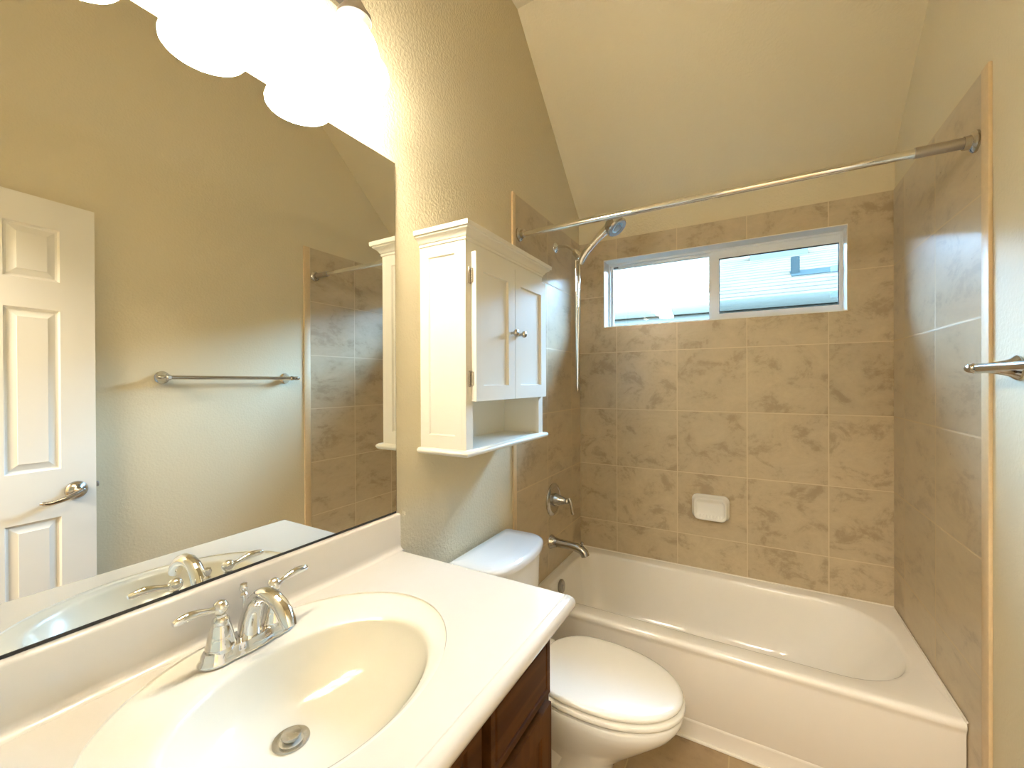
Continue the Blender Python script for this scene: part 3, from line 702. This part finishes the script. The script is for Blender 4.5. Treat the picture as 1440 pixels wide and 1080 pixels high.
sp_ = [(0.001, ZV - 0.01), (0.036, ZV - 0.01), (0.036, ZV + 0.0002), (0.030, ZV + 0.0012), (0.025, ZV + 0.004), (0.0222, ZV + 0.009), (0.0212, ZV + 0.018), (0.0212, 1.012), (0.0195, 1.016), (0.016, 1.0175), (0.001, 1.0175)]
ob('backsplash', B().prism(sp_, Y0, -1.590, 'y'), M['marble'], vt, smooth=50)

# ------------------------------------------------------------------ faucet
FX, FY = 0.095, -2.072
fa = thing('sink_faucet', 'chrome two handle sink faucet behind the oval basin', 'faucet', (FX, FY, ZV))
def stadium(hl, r, z, waist=0.0, n=16, bulge=0.0):
    out = []
    N = 2 * n
    for k in range(4 * n):
        a = 2 * pi * k / (4 * n)
        c, s = math.cos(a), math.sin(a)
        y = hl * s; e = abs(s)
        x = (r * (1 - e ** 4) ** 0.5) * (1 if c >= 0 else -1)
        x *= 1 - waist * math.exp(-((e - 0.42) / 0.17) ** 2) + bulge * math.exp(-(e / 0.22) ** 2)
        out.append(V((FX + x, FY + y, z)))
    return out
zf = ZV - 0.004
ob('base_plate', B().loft([stadium(0.088, 0.030, zf, 0.10), stadium(0.088, 0.030, zf + 0.004, 0.10), stadium(0.085, 0.0275, zf + 0.008, 0.12), stadium(0.083, 0.0262, zf + 0.011, 0.13), stadium(0.082, 0.0255, zf + 0.018, 0.14), stadium(0.079, 0.0235, zf + 0.022, 0.14), stadium(0.06, 0.012, zf + 0.023, 0.1)]), M['chrome'], fa, smooth=45)
zp = zf + 0.019
for s, nm in ((-1, 'l'), (1, 'r')):
    hy = FY + s * 0.050
    hb = ob('handle', B().lathe([(0.0235, 0.0), (0.0235, 0.0045), (0.0248, 0.0052), (0.0250, 0.0075), (0.0238, 0.010), (0.0226, 0.013), (0.0205, 0.026), (0.0170, 0.042), (0.0142, 0.050), (0.0145, 0.052), (0.0135, 0.056), (0.0095, 0.060), (0.009, 0.064)], (FX, hy, zp), n=30), M['chrome'], fa)
    ob('ball', B().lathe([(0.0135 * math.sin(pi * i / 12), -0.0135 * math.cos(pi * i / 12)) for i in range(13)], (FX, hy, zp + 0.076), n=24), M['chrome'], hb)
    L = [(0.004, 0.0, 0.0), (0.016, 0.0005, 0.0), (0.026, 0.003, 0.0), (0.040, 0.006, 0.0005), (0.055, 0.008, 0.001), (0.068, 0.0075, 0.001), (0.078, 0.0065, 0.001), (0.0835, 0.006, 0.001)]
    ob('lever', B().tube([(FX + 0.003 * u / 0.08 * (1 if s < 0 else -1), hy + s * u * 0.9, zp + 0.076 + w) for u, w, _ in L], [0.0075, 0.0058, 0.0052, 0.0070, 0.0082, 0.0078, 0.0066, 0.0045], 14), M['chrome'], hb)
path = [(FX + 0.000, 0.0), (FX + 0.003, 0.025), (FX + 0.011, 0.050), (FX + 0.024, 0.072), (FX + 0.041, 0.087), (FX + 0.062, 0.094), (FX + 0.084, 0.092), (FX + 0.104, 0.084), (FX + 0.118, 0.073), (FX + 0.128, 0.060), (FX + 0.132, 0.052)]
ob('spout', B().tube([(x, FY, zp + z) for x, z in path], [0.0210, 0.0190, 0.0165, 0.0145, 0.0135, 0.0132, 0.0132, 0.0132, 0.0132, 0.0130, 0.0120], 22, flat=[1.0, 1.0, 1.0, 1.05, 1.05, 1.05, 1.05, 1.05, 1.05, 1.05, 1.05], up=(0, 1, 0)), M['chrome'], fa, smooth=50)
ob('lift_rod', B().lathe([(0.0028, 0.0), (0.0028, 0.072), (0.0065, 0.074), (0.0070, 0.079), (0.0042, 0.083), (0.0075, 0.088), (0.0085, 0.093), (0.0065, 0.099), (0.002, 0.101)], (FX - 0.018, FY, zp - 0.005), n=18), M['chrome'], fa)

# ------------------------------------------------------------------ mirror
mi = thing('wall_mirror', 'large frameless wall mirror above the vanity backsplash', 'mirror', (0.0, -2.05, 1.02))
ob('glass', B().box(0.0005, 0.0060, YF + 0.004, -1.5915, 1.0235, 2.088, 0.0008, 1), M['mirror'], mi, smooth=0)
ob('bottom_channel', B().box(0.0005, 0.0061, YF + 0.004, -1.592, 1.0182, 1.0234), M['dark'], mi)
ob('edge', B().box(0.0005, 0.0058, -1.5915, -1.5900, 1.0235, 2.088), M['steel'], mi)

# ------------------------------------------------------------------ wall cabinet
wc = thing('wall_cabinet', 'white two door wall cabinet with open shelf over the toilet', 'wall cabinet', (0.0, -1.19, 1.19))
ya, yb, xf, za, zb2 = -1.475, -0.930, 0.185, 1.205, 1.868
bd = B()
# carcass: open box (front open below the doors), with panelled left and right sides
t_ = 0.018
PL = lambda u, v, d: (u, -d, v)
sprof = [(0.003, 0.006)]
for nm, y0, y1, P in (('side_panel', ya, ya + t_, lambda u, v, d: (u, ya + t_ - d, v)), ('side_panel', yb - t_, yb, lambda u, v, d: (u, yb - t_ + d, v))):
    ob(nm, B().slab(0.0005, xf - 0.0162, za, zb2, 0.0, t_, [(0.036, 0.142, za + 0.042, zb2 - 0.045)], sprof, P), M['cab_white'], wc, smooth=20)
ob('back_panel', B().box(0.0005, 0.008, ya + t_, yb - t_, za, zb2), M['cab_white'], wc)
ob('shelf', B().box(0.008, xf - 0.016, ya + t_, yb - t_, 1.356, 1.372), M['cab_white'], wc)
ob('top_panel', B().box(0.0005, xf - 0.017, ya + t_, yb - t_, zb2 - 0.014, zb2), M['cab_white'], wc)
# face frame
ob('face_frame', B().frame((ya, yb, za, zb2), (ya + 0.036, yb - 0.036, za + 0.0015, 1.826), xf - 0.016, xf, 'x'), M['cab_white'], wc, smooth=20)
# bottom board with rounded nosing
def nose(ov, z): return [V((0.0005, ya - ov, z)), V((xf + ov, ya - ov, z)), V((xf + ov, yb + ov, z)), V((0.0005, yb + ov, z))]
ob('bottom_board', B().loft([nose(0.008, za - 0.020), nose(0.014, za - 0.018), nose(0.018, za - 0.013), nose(0.019, za - 0.009), nose(0.017, za - 0.004), nose(0.012, za - 0.0005), nose(0.0, za)]), M['cab_white'], wc, smooth=50)
# crown moulding
ob('crown', B().loft([nose(0.0015, zb2 - 0.010), nose(0.004, zb2 - 0.008), nose(0.004, zb2 - 0.001), nose(0.007, zb2 + 0.001), nose(0.010, zb2 + 0.007), nose(0.017, zb2 + 0.014), nose(0.024, zb2 + 0.018), nose(0.025, zb2 + 0.022), nose(0.031, zb2 + 0.024), nose(0.032, zb2 + 0.037), nose(0.028, zb2 + 0.040)]), M['cab_white'], wc, smooth=25)
ymid = -1.198
for y0, y1, hy, ky in ((ya + 0.028, ymid - 0.0015, -1, ymid - 0.030), (ymid + 0.0015, yb - 0.006, 1, ymid + 0.030)):
    dd = ob('cabinet_door', B().slab(y0, y1, 1.357, 1.827, xf + 0.0015, xf + 0.020, [(y0 + 0.042, y1 - 0.045, 1.406, 1.772)], [(0.002, 0.009)], PX), M['cab_white'], wc, smooth=20)
    ob('knob', B().lathe([(0.005, 0.0), (0.0045, 0.008), (0.0065, 0.012), (0.0115, 0.017), (0.0125, 0.022), (0.010, 0.027), (0.004, 0.029)], (xf + 0.020, ky, 1.592), (1, 0, 0), 22), M['nickel'], dd)
    yh = y0 - 0.002 if hy < 0 else y1 + 0.002
    for zh in (1.752, 1.428):
        hg = B().lathe([(0.0045, -0.022), (0.0045, 0.022)], (xf + 0.006, yh, zh), n=14)
        h_ = ob('hinge', hg, M['nickel'], dd)
        ob('hinge_leaf', B().box(xf + 0.0002, xf + 0.002, yh - 0.013 if hy < 0 else yh, yh if hy < 0 else yh + 0.013, zh - 0.026, zh + 0.026, 0.0006), M['nickel'], h_)

# ------------------------------------------------------------------ vanity light
LX = 0.115
vl = thing('vanity_light', 'three light vanity fixture with frosted bell shades above the mirror', 'wall light', (0.0, -2.06, 2.36))
ob('back_plate', B().loft([[V((x, p.x, p.y)) for p in rrect(-2.36, -1.75, 2.410, 2.490, 0.02, 5)] for x in (0.001, 0.014)] + [[V((0.022, p.x, p.y)) for p in rrect(-2.35, -1.76, 2.420, 2.480, 0.015, 5)]]), M['nickel'], vl)
for yl in (-1.830, -2.054, -2.276):
    ar = ob('arm', B().tube([(0.018, yl, 2.45), (0.05, yl, 2.456), (0.085, yl, 2.450), (0.105, yl, 2.432), (LX, yl, 2.400), (LX, yl, 2.340)], 0.0085, 14), M['nickel'], vl)
    ob('shade_holder', B().lathe([(0.010, 0.050), (0.016, 0.044), (0.030, 0.018), (0.040, 0.004), (0.0405, -0.006), (0.0385, -0.006)], (LX, yl, 2.300), n=36, cap1=False), M['brushed'], ar)
    sh = [(0.0365, 0.180), (0.0365, 0.165), (0.0355, 0.150), (0.0375, 0.138), (0.0455, 0.122), (0.0525, 0.102), (0.0570, 0.080), (0.0605, 0.062), (0.0680, 0.044), (0.0760, 0.030), (0.0795, 0.016), (0.0785, 0.006), (0.0755, 0.001), (0.0725, 0.001), (0.0745, 0.008), (0.0750, 0.016), (0.0720, 0.028), (0.0645, 0.042), (0.0570, 0.060), (0.0530, 0.080), (0.0485, 0.101), (0.0415, 0.121), (0.0340, 0.137), (0.0320, 0.150), (0.0330, 0.179)]
    shd = ob('lamp_shade', B().lathe([(r * 1.02, t * 0.822 + 2.152) for r, t in sh], (LX, yl, 0), n=48, cap0=False, cap1=False), M['shade'], None, smooth=60)
    shd.parent = vl; shd.matrix_parent_inverse = Matrix.Translation(-vl.location)
    ob('bulb', B().lathe([(0.012, 0.06), (0.016, 0.045), (0.024, 0.028), (0.0265, 0.010), (0.024, -0.008), (0.015, -0.021), (0.004, -0.026)], (LX, yl, 2.215), n=24), M['bulb'], vl)
    ld = bpy.data.lights.new('bulb_light', 'POINT'); ld.energy = LAMP_W; ld.color = LAMP_COL; ld.shadow_soft_size = 0.028
    lo = bpy.data.objects.new('bulb_light', ld); C.objects.link(lo); lo.location = (LX, yl, 2.185)
